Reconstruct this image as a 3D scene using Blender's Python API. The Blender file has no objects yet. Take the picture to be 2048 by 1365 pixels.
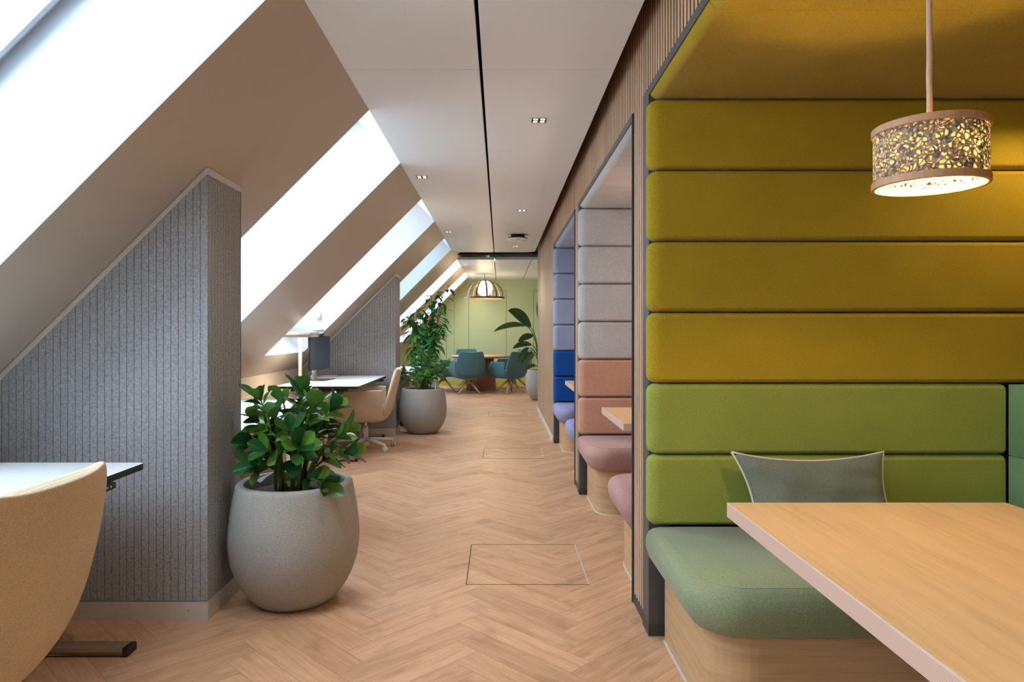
import bpy, bmesh, math, random
from mathutils import Vector, Matrix
R = math.radians
scene = bpy.context.scene
C = scene.collection

# ---------------------------------------------------------------- camera, world, exposure
cam_d = bpy.data.cameras.new('camera'); cam = bpy.data.objects.new('camera', cam_d); C.objects.link(cam)
cam.location = (0, 0, 1.25); cam.rotation_euler = (R(90), 0, 0)
cam_d.sensor_width = 36; cam_d.lens = 24
cam_d.shift_x = 24.5/2048; cam_d.shift_y = -17.5/2048
cam_d.clip_start = 0.02; cam_d.clip_end = 200
scene.camera = cam
scene.view_settings.view_transform = 'Standard'
scene.view_settings.look = 'None'
scene.view_settings.exposure = 0.15
scene.view_settings.gamma = 1.0
scene.view_settings.use_curve_mapping = False
world = bpy.data.worlds.new('overcast_sky'); scene.world = world; world.use_nodes = True
wbg = world.node_tree.nodes['Background']
wbg.inputs[0].default_value = (0.68, 0.85, 1.0, 1); wbg.inputs[1].default_value = 9.0

SKY = [(-3.95, -2.75), (-1.40, -0.20), (1.19, 2.39), (3.84, 5.04), (6.40, 7.68), (9.07, 10.30), (11.74, 12.92), (14.25, 15.50)]
S0 = 3.235            # slope plane: Z = X + S0
Q = math.sqrt(.5)
REV = .52             # depth of the skylight reveals
CEIL = 2.5
SKY_BOT = 1.03

def light(name, kind, loc, energy, color=(1, 1, 1), rot=(0, 0, 0), **kw):
    d = bpy.data.lights.new(name, kind); d.energy = energy; d.color = color
    for k, v in kw.items(): setattr(d, k, v)
    o = bpy.data.objects.new(name, d); o.location = loc; o.rotation_euler = rot; C.objects.link(o)
    return o
for y0, y1 in SKY:    # sampling portals in the skylight openings (they give no light of their own)
    zm = (SKY_BOT + CEIL)/2; xm = zm - S0; k = REV + .02
    p = light('skylight_portal', 'AREA', (xm - Q*k, (y0 + y1)/2, zm + Q*k), 1.0, rot=(0, R(-45), 0), shape='RECTANGLE')
    p.data.size = (CEIL - SKY_BOT)/Q; p.data.size_y = y1 - y0
    p.rotation_euler = Vector((Q, 0, -Q)).to_track_quat('-Z', 'Y').to_euler()
    # local Y of the lamp lies along the slope
    p.data.size = y1 - y0; p.data.size_y = (CEIL - SKY_BOT)/Q
    p.data.cycles.is_portal = True

# ---------------------------------------------------------------- materials
def s2l(c):
    return tuple((x/12.92 if x <= .04045 else ((x + .055)/1.055)**2.4) for x in [v/255 for v in c]) + (1,)
class NT:
    def __init__(s, name):
        s.m = bpy.data.materials.new(name); s.m.use_nodes = True
        s.t = s.m.node_tree; s.b = s.t.nodes['Principled BSDF']; s.out = s.t.nodes['Material Output']
    def n(s, typ, **kw):
        nd = s.t.nodes.new(typ)
        for k, v in kw.items():
            if k in nd.inputs.keys() if isinstance(k, str) else False: nd.inputs[k].default_value = v
            else: setattr(nd, k, v)
        return nd
    def l(s, a, b): s.t.links.new(a, b)
    def math(s, op, a, b=None, clamp=False):
        nd = s.t.nodes.new('ShaderNodeMath'); nd.operation = op; nd.use_clamp = clamp
        for i, v in enumerate((a, b)):
            if v is None: continue
            if isinstance(v, (int, float)): nd.inputs[i].default_value = v
            else: s.l(v, nd.inputs[i])
        return nd.outputs[0]
    def mix(s, f, a, b, mode='MIX'):
        nd = s.t.nodes.new('ShaderNodeMix'); nd.data_type = 'RGBA'; nd.blend_type = mode
        for i, v in ((0, f), (6, a), (7, b)):
            if isinstance(v, (int, float, tuple)): nd.inputs[i].default_value = v
            else: s.l(v, nd.inputs[i])
        return nd.outputs[2]
    def coords(s, scale=(1, 1, 1), kind='Object'):
        tc = s.n('ShaderNodeTexCoord'); mp = s.n('ShaderNodeMapping'); mp.inputs['Scale'].default_value = scale
        s.l(tc.outputs[kind], mp.inputs[0]); return mp.outputs[0]
    def noise(s, vec, scale, detail=2, rough=.5):
        nd = s.n('ShaderNodeTexNoise'); nd.inputs['Scale'].default_value = scale
        nd.inputs['Detail'].default_value = detail; nd.inputs['Roughness'].default_value = rough
        if vec is not None: s.l(vec, nd.inputs['Vector'])
        return nd.outputs['Fac']
    def ramp(s, f, stops):
        nd = s.n('ShaderNodeValToRGB'); cr = nd.color_ramp
        while len(cr.elements) < len(stops): cr.elements.new(.5)
        for e, (p, c) in zip(cr.elements, stops): e.position = p; e.color = c
        s.l(f, nd.inputs[0]); return nd.outputs[0]
    def bump(s, h, strength=.2, dist=.002):
        nd = s.n('ShaderNodeBump'); nd.inputs['Strength'].default_value = strength; nd.inputs['Distance'].default_value = dist
        s.l(h, nd.inputs['Height']); s.l(nd.outputs[0], s.b.inputs['Normal'])
    def col(s, c):
        if isinstance(c, tuple): s.b.inputs['Base Color'].default_value = c
        else: s.l(c, s.b.inputs['Base Color'])
    def set(s, rough=.5, metal=0, spec=.5):
        s.b.inputs['Roughness'].default_value = rough; s.b.inputs['Metallic'].default_value = metal
        s.b.inputs['Specular IOR Level'].default_value = spec
def shade(c, k): return tuple(min(1, x*k) for x in c[:3]) + (1,)

def m_plain(name, rgb, rough=.5, metal=0, spec=.5, var=.05, sc=30):
    k = NT(name); c = s2l(rgb); f = k.noise(k.coords(), sc, 3)
    k.col(k.ramp(f, [(.3, shade(c, 1 - var)), (.7, shade(c, 1 + var))])); k.set(rough, metal, spec); return k.m
def m_fabric(name, rgb, var=.22, sc=260, weave=False):
    k = NT(name); c = s2l(rgb); co = k.coords()
    f = k.noise(co, sc, 3, .7); g = k.noise(co, 6, 2)
    f2 = k.math('ADD', k.math('MULTIPLY', f, .85), k.math('MULTIPLY', g, .15))
    k.col(k.ramp(f2, [(.32, shade(c, 1 - var*1.3)), (.5, c), (.68, shade(c, 1 + var*1.3))]))
    k.set(.95, 0, .15); k.b.inputs['Sheen Weight'].default_value = .15; k.b.inputs['Sheen Roughness'].default_value = .4
    if weave:
        sp_ = k.n('ShaderNodeSeparateXYZ'); k.l(co, sp_.inputs[0]); X, Y, Z = sp_.outputs
        w = 2*math.pi/.0042
        d1 = k.math('SINE', k.math('MULTIPLY', k.math('ADD', k.math('ADD', X, Y), Z), w*.7)); d2 = k.math('SINE', k.math('MULTIPLY', k.math('SUBTRACT', k.math('ADD', X, Y), Z), w*.7))
        pat = k.math('ADD', k.math('MULTIPLY', k.math('MULTIPLY', d1, d2), .5), .5)
        base_ = k.b.inputs['Base Color'].links[0].from_socket
        k.col(k.mix(.6, base_, k.ramp(pat, [(.15, (.62, .58, .52, 1)), (.75, (1.12, 1.1, 1.08, 1))]), 'MULTIPLY'))
        k.bump(pat, .5, .0015)
    else: k.bump(f, .35, .0015)
    return k.m
def m_wood(name, rgb, scale=(1, 1, 1), var=.18, rough=.45, attr=False, bands=26):
    """scale: small value along the grain"""
    k = NT(name); c = s2l(rgb); co = k.coords(scale)
    if attr:
        a = k.n('ShaderNodeAttribute'); a.attribute_name = 'rnd'
        cmb = k.n('ShaderNodeCombineXYZ')
        for i in range(3): k.l(k.math('MULTIPLY', a.outputs['Fac'], 37.0*(i + 1)), cmb.inputs[i])
        va = k.n('ShaderNodeVectorMath'); va.operation = 'ADD'; k.l(co, va.inputs[0]); k.l(cmb.outputs[0], va.inputs[1]); co = va.outputs[0]
    f = k.noise(co, bands, 4, .6); g = k.noise(co, bands*5, 2, .5)
    f2 = k.math('ADD', k.math('MULTIPLY', f, .75), k.math('MULTIPLY', g, .25))
    cc = k.ramp(f2, [(.3, shade(c, 1 - var*1.5)), (.5, c), (.7, shade(c, 1 + var))])
    if attr:
        br = k.math('ADD', k.math('MULTIPLY', a.outputs['Fac'], .3), .85)
        cb = k.n('ShaderNodeCombineColor')
        for i in range(3): k.l(br, cb.inputs[i])
        cc = k.mix(1.0, cc, cb.outputs[0], 'MULTIPLY')
    k.col(cc); k.set(rough, 0, .4); k.bump(f2, .08, .001); return k.m
def m_perforated(name, rgb, pitch=.007):
    k = NT(name); c = s2l(rgb); co = k.coords()
    v = k.n('ShaderNodeTexVoronoi'); v.inputs['Scale'].default_value = 1/pitch; v.inputs['Randomness'].default_value = 0
    k.l(co, v.inputs['Vector'])
    hole = k.math('LESS_THAN', v.outputs['Distance'], .22)
    k.col(k.mix(hole, c, shade(c, .68))); k.set(.45, 0, .4); return k.m
def m_glass(name):
    k = NT(name); tr = k.n('ShaderNodeBsdfTransparent'); gl = k.n('ShaderNodeBsdfGlossy'); gl.inputs['Roughness'].default_value = .02
    tr.inputs[0].default_value = (.95, .97, .97, 1)
    lw = k.n('ShaderNodeFresnel'); lw.inputs[0].default_value = 1.25; mx = k.n('ShaderNodeMixShader')
    k.l(lw.outputs[0], mx.inputs[0]); k.l(tr.outputs[0], mx.inputs[1]); k.l(gl.outputs[0], mx.inputs[2]); k.l(mx.outputs[0], k.out.inputs[0])
    return k.m
def m_emit(name, rgb, st):
    k = NT(name); k.b.inputs['Emission Color'].default_value = s2l(rgb); k.b.inputs['Emission Strength'].default_value = st
    k.col(s2l(rgb)); return k.m
def m_floor():
    k = NT('oak_herringbone'); uv = k.n('ShaderNodeUVMap'); a = k.n('ShaderNodeAttribute'); a.attribute_name = 'rnd'
    sep = k.n('ShaderNodeSeparateXYZ'); k.l(uv.outputs[0], sep.inputs[0]); u, v = sep.outputs[0], sep.outputs[1]; r = a.outputs['Fac']
    def vec(su, sv, sr):
        cb = k.n('ShaderNodeCombineXYZ'); k.l(k.math('MULTIPLY', u, su), cb.inputs[0]); k.l(k.math('MULTIPLY', v, sv), cb.inputs[1])
        k.l(k.math('MULTIPLY', r, sr), cb.inputs[2]); return cb.outputs[0]
    f = k.noise(vec(2.2, 22, 91), 1.0, 4, .6)       # long streaks
    g = k.noise(vec(8, 130, 57), 1.0, 3, .6)        # fine grain
    h = k.noise(vec(5, 9, 33), 1.0, 2, .5)          # cloudy stains and knots
    base = s2l((202, 157, 121))
    cc = k.ramp(f, [(.25, s2l((184, 138, 104))), (.48, base), (.75, s2l((212, 170, 134)))])
    cc = k.mix(.5, cc, k.ramp(g, [(.3, (.70, .66, .62, 1)), (.6, (1.05, 1.05, 1.05, 1))]), 'MULTIPLY')
    cc = k.mix(.55, cc, k.ramp(h, [(.28, (.62, .58, .56, 1)), (.42, (1, 1, 1, 1))]), 'MULTIPLY')
    rc = k.ramp(k.math('FRACT', k.math('MULTIPLY', r, 7.31)), [(0, (.86, .84, .83, 1)), (.3, (.96, .95, .94, 1)), (.6, (1.0, 1.0, 1.0, 1)), (1, (1.06, 1.05, 1.04, 1))])
    cc = k.mix(1.0, cc, rc, 'MULTIPLY')
    W, L = .122, .61
    ev = k.math('MINIMUM', v, k.math('SUBTRACT', W, v)); eu = k.math('MINIMUM', u, k.math('SUBTRACT', L, u))
    e = k.math('MINIMUM', ev, eu); seam = k.math('LESS_THAN', e, .0011)
    cc = k.mix(k.math('MULTIPLY', seam, .6), cc, s2l((105, 72, 50)))
    k.col(cc); k.set(.42, 0, .45); k.bump(k.math('SUBTRACT', g, k.math('MULTIPLY', seam, 1.5)), .1, .001); return k.m
def m_felt(name, rgb):
    k = NT(name); c = s2l(rgb); co = k.coords(); f = k.noise(co, 90, 4, .75); g = k.noise(co, 420, 2, .6)
    f2 = k.math('ADD', k.math('MULTIPLY', f, .65), k.math('MULTIPLY', g, .35))
    k.col(k.ramp(f2, [(.36, shade(c, .62)), (.5, c), (.64, shade(c, 1.4))])); k.set(.95, 0, .2); k.bump(f2, .3, .002); return k.m
def m_stone(name, rgb):
    k = NT(name); c = s2l(rgb); co = k.coords(); f = k.noise(co, 420, 2, .6); g = k.noise(co, 10, 2)
    cc = k.ramp(f, [(.34, shade(c, .55)), (.45, shade(c, .95)), (.60, shade(c, 1.08)), (.70, shade(c, 1.35))])
    cc = k.mix(.25, cc, k.ramp(g, [(.3, (.8, .8, .8, 1)), (.7, (1, 1, 1, 1))]), 'MULTIPLY')
    k.col(cc); k.set(.7, 0, .35); k.bump(f, .15, .001); return k.m
def m_leaf(name, rgb, rgb2, rough=.3):
    k = NT(name); co = k.coords(); f = k.noise(co, 14, 3); a = k.n('ShaderNodeAttribute'); a.attribute_name = 'rnd'
    c = k.mix(a.outputs['Fac'], s2l(rgb), s2l(rgb2)); c = k.mix(.3, c, k.ramp(f, [(.3, (.6, .65, .6, 1)), (.7, (1, 1, 1, 1))]), 'MULTIPLY')
    k.col(c); k.set(rough, 0, .5)
    tl = k.n('ShaderNodeBsdfTranslucent'); k.l(c, tl.inputs[0]); mx = k.n('ShaderNodeMixShader'); mx.inputs[0].default_value = .18
    k.l(k.b.outputs[0], mx.inputs[1]); k.l(tl.outputs[0], mx.inputs[2]); k.l(mx.outputs[0], k.out.inputs[0]); return k.m
def m_strands():
    """pressed hay-like lampshade: dense strands with lit chinks between them"""
    k = NT('pressed_straw'); co = k.coords((1, 1, 1)); n1 = k.noise(co, 28, 2)
    va = k.n('ShaderNodeVectorMath'); va.operation = 'ADD'; k.l(co, va.inputs[0])
    nn = k.n('ShaderNodeTexNoise'); nn.inputs['Scale'].default_value = 40; k.l(co, nn.inputs['Vector'])
    sc = k.n('ShaderNodeVectorMath'); sc.operation = 'SCALE'; sc.inputs['Scale'].default_value = .03; k.l(nn.outputs['Color'], sc.inputs[0]); k.l(sc.outputs[0], va.inputs[1])
    v = k.n('ShaderNodeTexVoronoi'); v.feature = 'DISTANCE_TO_EDGE'; v.inputs['Scale'].default_value = 92; k.l(va.outputs[0], v.inputs['Vector'])
    v2 = k.n('ShaderNodeTexVoronoi'); v2.inputs['Scale'].default_value = 140; k.l(va.outputs[0], v2.inputs['Vector'])
    ch = k.n('ShaderNodeSeparateColor'); k.l(v2.outputs['Color'], ch.inputs[0])
    cc = k.ramp(ch.outputs[0], [(0, s2l((190, 176, 150))), (.4, s2l((140, 130, 114))), (.75, s2l((104, 98, 92))), (.94, s2l((80, 76, 140))), (1, s2l((84, 80, 76)))])
    k.col(cc); k.set(.8, 0, .3); k.bump(v.outputs['Distance'], .5, .003)
    tl = k.n('ShaderNodeBsdfTranslucent'); tl.inputs[0].default_value = (1, .90, .66, 1)
    thin = k.ramp(k.math('MULTIPLY', v.outputs['Distance'], k.math('ADD', n1, .4)), [(.11, (.03, .03, .03, 1)), (.27, (1, 1, 1, 1))])
    mx = k.n('ShaderNodeMixShader'); k.l(thin, mx.inputs[0]); k.l(k.b.outputs[0], mx.inputs[1]); k.l(tl.outputs[0], mx.inputs[2]); k.l(mx.outputs[0], k.out.inputs[0])
    return k.m
def m_edgeband():
    k = NT('striped_edge_band'); co = k.coords(); sp = k.n('ShaderNodeSeparateXYZ'); k.l(co, sp.inputs[0])
    w = k.math('SINE', k.math('MULTIPLY', sp.outputs[2], 2*math.pi/.0036))
    k.col(k.ramp(k.math('ADD', k.math('MULTIPLY', w, .5), .5), [(.2, s2l((196, 158, 140))), (.8, s2l((222, 190, 172)))])); k.set(.5); return k.m

M = {}
M['white'] = m_plain('white_paint', (232, 230, 226), .55, var=.01)
M['reveal'] = m_plain('reveal_white_paint', (206, 210, 214), .5, var=.01)
M['slope'] = m_perforated('slope_acoustic_board', (190, 178, 164), .008)
M['ceil'] = m_perforated('perforated_ceiling_panel', (234, 236, 238), .009)
M['kneew'] = m_plain('warm_white_wall', (222, 212, 196), .6, var=.02)
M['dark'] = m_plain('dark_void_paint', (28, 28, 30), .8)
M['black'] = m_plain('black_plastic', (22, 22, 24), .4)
M['duct'] = m_plain('duct_metal', (95, 98, 102), .4, .8)
M['frame'] = m_plain('dark_grey_frame', (74, 72, 72), .45)
M['plinth'] = m_plain('dark_plinth', (58, 52, 52), .45)
M['roofframe'] = m_plain('grey_roof_window_frame', (176, 186, 196), .4)
M['alu'] = m_plain('brushed_aluminium', (208, 204, 197), .42, .1, var=.03)
M['glass'] = m_glass('window_glass')
M['floor'] = m_floor()
M['felt'] = m_felt('grey_felt', (160, 161, 164))
M['groove'] = m_plain('shaded_felt_groove', (70, 70, 74), .95)  # felt behind the grooves, darkened so their shadow is in the colour
M['slat'] = m_wood('walnut_slat', (202, 162, 128), (1, 1, .06), .2, .5, True, 40)
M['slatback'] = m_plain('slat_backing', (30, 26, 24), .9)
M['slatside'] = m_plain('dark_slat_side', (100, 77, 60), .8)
M['oakv'] = m_wood('oak_bench_veneer', (196, 158, 116), (.06, .06, 1), .16, .45, False, 34)
M['table'] = m_wood('oak_table_top', (214, 174, 128), (1, .06, 1), .14, .38, False, 24)
M['band'] = m_edgeband()
M['mustard'] = m_fabric('mustard_wool', (170, 142, 36))
M['grassg'] = m_fabric('moss_green_wool', (146, 154, 70))
M['teals'] = m_fabric('emerald_wool', (118, 148, 106))
M['sage'] = m_fabric('sage_green_wool', (140, 150, 118))
M['greyf'] = m_fabric('light_grey_wool', (184, 180, 180))
M['terra'] = m_fabric('terracotta_wool', (196, 148, 124))
M['rose'] = m_fabric('dusty_rose_wool', (184, 142, 134))
M['peri'] = m_fabric('periwinkle_wool', (150, 156, 180))
M['royal'] = m_fabric('royal_blue_wool', (26, 78, 150))
M['lav'] = m_fabric('lavender_wool', (150, 150, 188))
M['linen'] = m_fabric('grey_green_linen', (116, 122, 110), .18)
M['piping'] = m_fabric('offwhite_piping', (220, 208, 194), .08)
M['beige'] = m_fabric('beige_weave', (214, 193, 166), .2, 300, True)
M['teal'] = m_fabric('teal_wool', (80, 114, 122), .15)
M['whitep'] = m_plain('white_plastic', (222, 216, 210), .4, var=.02)
M['antenna'] = m_plain('bright_white_plastic', (244, 244, 244), .4, var=.01)
M['lamphead'] = m_plain('matte_beige_metal', (186, 172, 154), .5, var=.02)
M['rubber'] = m_plain('grey_caster_tread', (120, 118, 118), .6)
M['steel'] = m_plain('chrome_steel', (190, 190, 190), .2, 1)
M['desktop'] = m_plain('pale_desk_laminate', (216, 218, 220), .4, var=.02)
M['deskedge'] = m_plain('dark_desk_edge', (40, 38, 38), .5)
M['taupe'] = m_plain('taupe_powder_coat', (146, 122, 96), .4, .2)
M['pot'] = m_stone('speckled_stone', (166, 161, 153))
M['soil'] = m_plain('dark_soil', (62, 46, 36), .95, var=.5, sc=160)
M['stem'] = m_plain('green_stem', (96, 122, 44), .5)
M['cane'] = m_plain('brown_cane', (92, 82, 48), .6)
M['clusia'] = m_leaf('glossy_leaf', (28, 88, 46), (116, 162, 62), .22)
M['clusia2'] = m_leaf('bushy_leaf', (48, 116, 50), (124, 176, 76), .28)
M['tallleaf'] = m_leaf('tall_leaf', (40, 134, 58), (100, 178, 84), .35)
M['bigleaf'] = m_leaf('big_leaf', (44, 74, 36), (88, 116, 52), .3)
M['ltwood'] = m_wood('pale_oak_leg', (190, 150, 122), (1, 1, .2), .15, .5)
M['ring'] = m_wood('bent_ash_ring', (206, 160, 122), (1, 1, .2), .12, .45, False, 60)
M['domew'] = m_wood('dark_ash_rib', (116, 94, 68), (1, 1, .2), .15, .5)
M['walnut'] = m_wood('walnut_pedestal', (140, 92, 68), (1, 1, .08), .2, .5, False, 40)
M['straw'] = m_strands()
M['rope'] = m_fabric('woven_cord', (214, 184, 160), .12, 500)
M['green'] = m_plain('sage_green_paint', (178, 187, 140), .6, var=.01)
M['lime'] = m_plain('lime_skirting', (196, 190, 52), .5, var=.02)
M['gline'] = m_plain('panel_shadow_gap', (112, 118, 76), .7)
M['globe'] = m_emit('lit_globe', (255, 232, 196), 7.0)
M['bulb'] = m_emit('lit_bulb', (255, 220, 160), 40.0)
M['led'] = m_emit('lit_led', (255, 240, 228), 1.7)
M['screen'] = m_plain('switched_off_screen', (60, 72, 90), .25, var=.02)
M['caulk'] = m_plain('pale_floor_joint', (205, 200, 196), .6)
M['red'] = m_plain('red_plastic', (190, 40, 34), .5)

# ---------------------------------------------------------------- mesh helpers
class MB:
    def __init__(s): s.bm = bmesh.new(); s.rnd = s.bm.faces.layers.float.new('rnd'); s.cur = random.random()
    def face(s, pts, mi=0, smooth=False, vs=None):
        vs = vs or [s.bm.verts.new(p) for p in pts]
        f = s.bm.faces.new(vs); f.material_index = mi; f.smooth = smooth; f[s.rnd] = s.cur; return f
    def prism(s, poly, ax, a, b, mi=0, m2=None):
        """poly: 2-D points, extruded along axis ax (0,1,2) from a to b"""
        def P(p, t):
            q = list(p); q.insert(ax, t); return q
        A = [s.bm.verts.new(P(p, a)) for p in poly]; B = [s.bm.verts.new(P(p, b)) for p in poly]; n = len(poly)
        fs = [s.face(None, mi, vs=list(reversed(A))), s.face(None, mi, vs=B)]
        for i in range(n): fs.append(s.face(None, mi if m2 is None else m2, vs=[A[i], A[(i+1) % n], B[(i+1) % n], B[i]]))
        return fs
    def box(s, x0, x1, y0, y1, z0, z1, mi=0, m2=None):
        return s.prism([(x0, y0), (x1, y0), (x1, y1), (x0, y1)], 2, z0, z1, mi, m2)
    def grid(s, rows, mi=0, close_u=False, close_v=False, smooth=True):
        V = [[s.bm.verts.new(p) for p in r] for r in rows]; nr = len(V); nc = len(V[0])
        for i in range(nr if close_v else nr - 1):
            for j in range(nc if close_u else nc - 1):
                s.face(None, mi, smooth, [V[i][j], V[i][(j+1) % nc], V[(i+1) % nr][(j+1) % nc], V[(i+1) % nr][j]])
        return V
    def lathe(s, prof, c=(0, 0), n=32, mi=0, cap0=False, cap1=False):
        rows = [[(c[0] + r*math.cos(2*math.pi*k/n), c[1] + r*math.sin(2*math.pi*k/n), z) for k in range(n)] for r, z in prof]
        V = s.grid(rows, mi, close_u=True)
        if cap0: s.face(None, mi, False, list(reversed(V[0])))
        if cap1: s.face(None, mi, False, V[-1])
    def tube(s, pts, r, n=8, mi=0, caps=True):
        pts = [Vector(p) for p in pts]; rr = r if isinstance(r, (list, tuple)) else [r]*len(pts); rows = []
        ref = None
        for i, p in enumerate(pts):
            t = (pts[min(i+1, len(pts)-1)] - pts[max(i-1, 0)]).normalized()
            if ref is None: ref = t.orthogonal().normalized()
            a = (ref - t*ref.dot(t)).normalized(); b = t.cross(a); ref = a
            rows.append([p + (a*math.cos(2*math.pi*k/n) + b*math.sin(2*math.pi*k/n))*rr[i] for k in range(n)])
        V = s.grid(rows, mi, close_u=True)
        if caps: s.face(None, mi, False, list(reversed(V[0]))); s.face(None, mi, False, V[-1])
    def build(s, name, mats, parent=None, wn=False, sub=0, solid=None, recalc=True, loc=None):
        if recalc: bmesh.ops.recalc_face_normals(s.bm, faces=s.bm.faces[:])
        me = bpy.data.meshes.new(name); s.bm.to_mesh(me); s.bm.free()
        for m in (mats if isinstance(mats, (list, tuple)) else [mats]): me.materials.append(M[m] if isinstance(m, str) else m)
        o = bpy.data.objects.new(name, me); C.objects.link(o)
        if parent: o.parent = parent
        if loc: o.location = loc
        if solid:
            md = o.modifiers.new('thickness', 'SOLIDIFY'); md.thickness = solid; md.offset = -1
        if sub:
            md = o.modifiers.new('smooth', 'SUBSURF'); md.levels = sub; md.render_levels = sub
        if wn: o.modifiers.new('normals', 'WEIGHTED_NORMAL')
        return o
def rbox(x0, x1, y0, y1, z0, z1, r=.02, seg=4, vert=None, mb=None, mi=0):
    """rounded box; vert = [(which, radius)] larger radii for vertical edges: which in 'x0y0','x1y0',..."""
    mb = mb or MB(); bm = mb.bm
    fs = mb.box(x0, x1, y0, y1, z0, z1, mi); vs = {v for f in fs for v in f.verts}
    if vert:
        for which, rad in vert:
            X = x0 if 'x0' in which else x1; Y = y0 if 'y0' in which else y1
            es = [e for e in bm.edges if all(v in vs or True for v in e.verts) and all(abs(v.co.x - X) < 1e-5 and abs(v.co.y - Y) < 1e-5 for v in e.verts)]
            bmesh.ops.bevel(bm, geom=es, offset=rad, segments=6, affect='EDGES', profile=.5, clamp_overlap=True)
    es = [e for e in bm.edges if len(e.link_faces) == 2 and e.calc_face_angle(0) > R(40)]
    if r > 0: bmesh.ops.bevel(bm, geom=es, offset=r, segments=seg, affect='EDGES', profile=.5, clamp_overlap=True)
    for f in bm.faces: f.smooth = True
    return mb

def tag(o, label, cat, group=None):
    o['label'] = label; o['category'] = cat
    if group: o['group'] = group
    return o
def thing(name, label, cat, loc=(0, 0, 0), rz=0, group=None):
    o = bpy.data.objects.new(name, None); C.objects.link(o); o.location = loc; o.rotation_euler = (0, 0, rz); o.empty_display_size = .1
    return tag(o, label, cat, group)
def struct(o): o['kind'] = 'structure'; return o
def copy_tree(o, parent=None):
    c = o.copy(); C.objects.link(c)
    if parent: c.parent = parent
    for ch in list(o.children): copy_tree(ch, c)
    return c
def dup(o, loc, rz, label, group=None):
    c = copy_tree(o); c.location = loc; c.rotation_euler = (0, 0, rz); c['label'] = label
    if group: c['group'] = group
    return c

YB, YE = -4.3, 16.25         # rear and far end of the room
# ---------------------------------------------------------------- floor (herringbone planks 610 x 122)
def build_floor():
    random.seed(3)
    mb = MB(); bm = mb.bm; uvl = bm.loops.layers.uv.new('UVMap'); W, L, n = .122, .61, 5
    ox, oy = .345, 0.0
    def plank(a0, b0, horiz):
        c = [(0, 0), (n, 0), (n, 1), (0, 1)] if horiz else [(0, 0), (1, 0), (1, n), (0, n)]
        pts = []
        for (a, b) in c:
            A, B = (a0 + a)*W, (b0 + b)*W
            # lattice direction (1,1) runs along the hall (+Y)
            pts.append((ox + (A - B)*Q, oy + (A + B)*Q))
        cx = sum(p[0] for p in pts)/4; cy = sum(p[1] for p in pts)/4
        if not (-2.9 < cx < 3.5 and YB - .5 < cy < YE + .5): return
        mb.cur = random.random()
        f = mb.face([(p[0], p[1], 0) for p in pts])
        uv = [(0, 0), (L, 0), (L, W), (0, W)] if horiz else [(0, 0), (0, W), (L, W), (L, 0)]
        for lp, q in zip(f.loops, uv): lp[uvl].uv = q
    for k in range(-40, 140):
        for m in range(-8, 9):
            plank(k + m*n, k - m*n, True)
            plank(k + n + m*n, k + 1 - n - m*n, False)
    for co, no in (((-2.45, 0, 0), (-1, 0, 0)), ((3.2, 0, 0), (1, 0, 0)), ((0, YB, 0), (0, -1, 0)), ((0, YE, 0), (0, 1, 0))):
        bmesh.ops.bisect_plane(bm, geom=bm.verts[:] + bm.edges[:] + bm.faces[:], plane_co=co, plane_no=no, clear_outer=True)
    for f in bm.faces:
        if f.normal.z < 0: f.normal_flip()
    return struct(mb.build('floor', 'floor', recalc=False))
build_floor()

def hatch(y0, y1, label):
    mb = MB(); x0, x1, t = -.168, .443, .004
    mb.box(x0, x0 + t, y0, y1, .0003, .0016, 1); mb.box(x1 - t, x1, y0, y1, .0003, .0016, 0)
    mb.box(x0, x1, y0, y0 + t*.6, .0003, .0014, 1); mb.box(x0, x1, y1 - t*.6, y1, .0003, .0014, 1)
    o = mb.build('floor_access_panel', [MAT_TRIM, 'deskedge']); tag(o, label, 'floor hatch', 'square floor access panels')
MAT_TRIM = M['alu']
hatch(3.379, 4.015, 'square floor access panel nearest the sage bench, edged with thin metal strips')
hatch(6.75, 7.36, 'square floor access panel beside the blue booth, thin edging in the wood floor')
hatch(10.15, 10.78, 'square floor access panel closest to the round meeting table')

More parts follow.
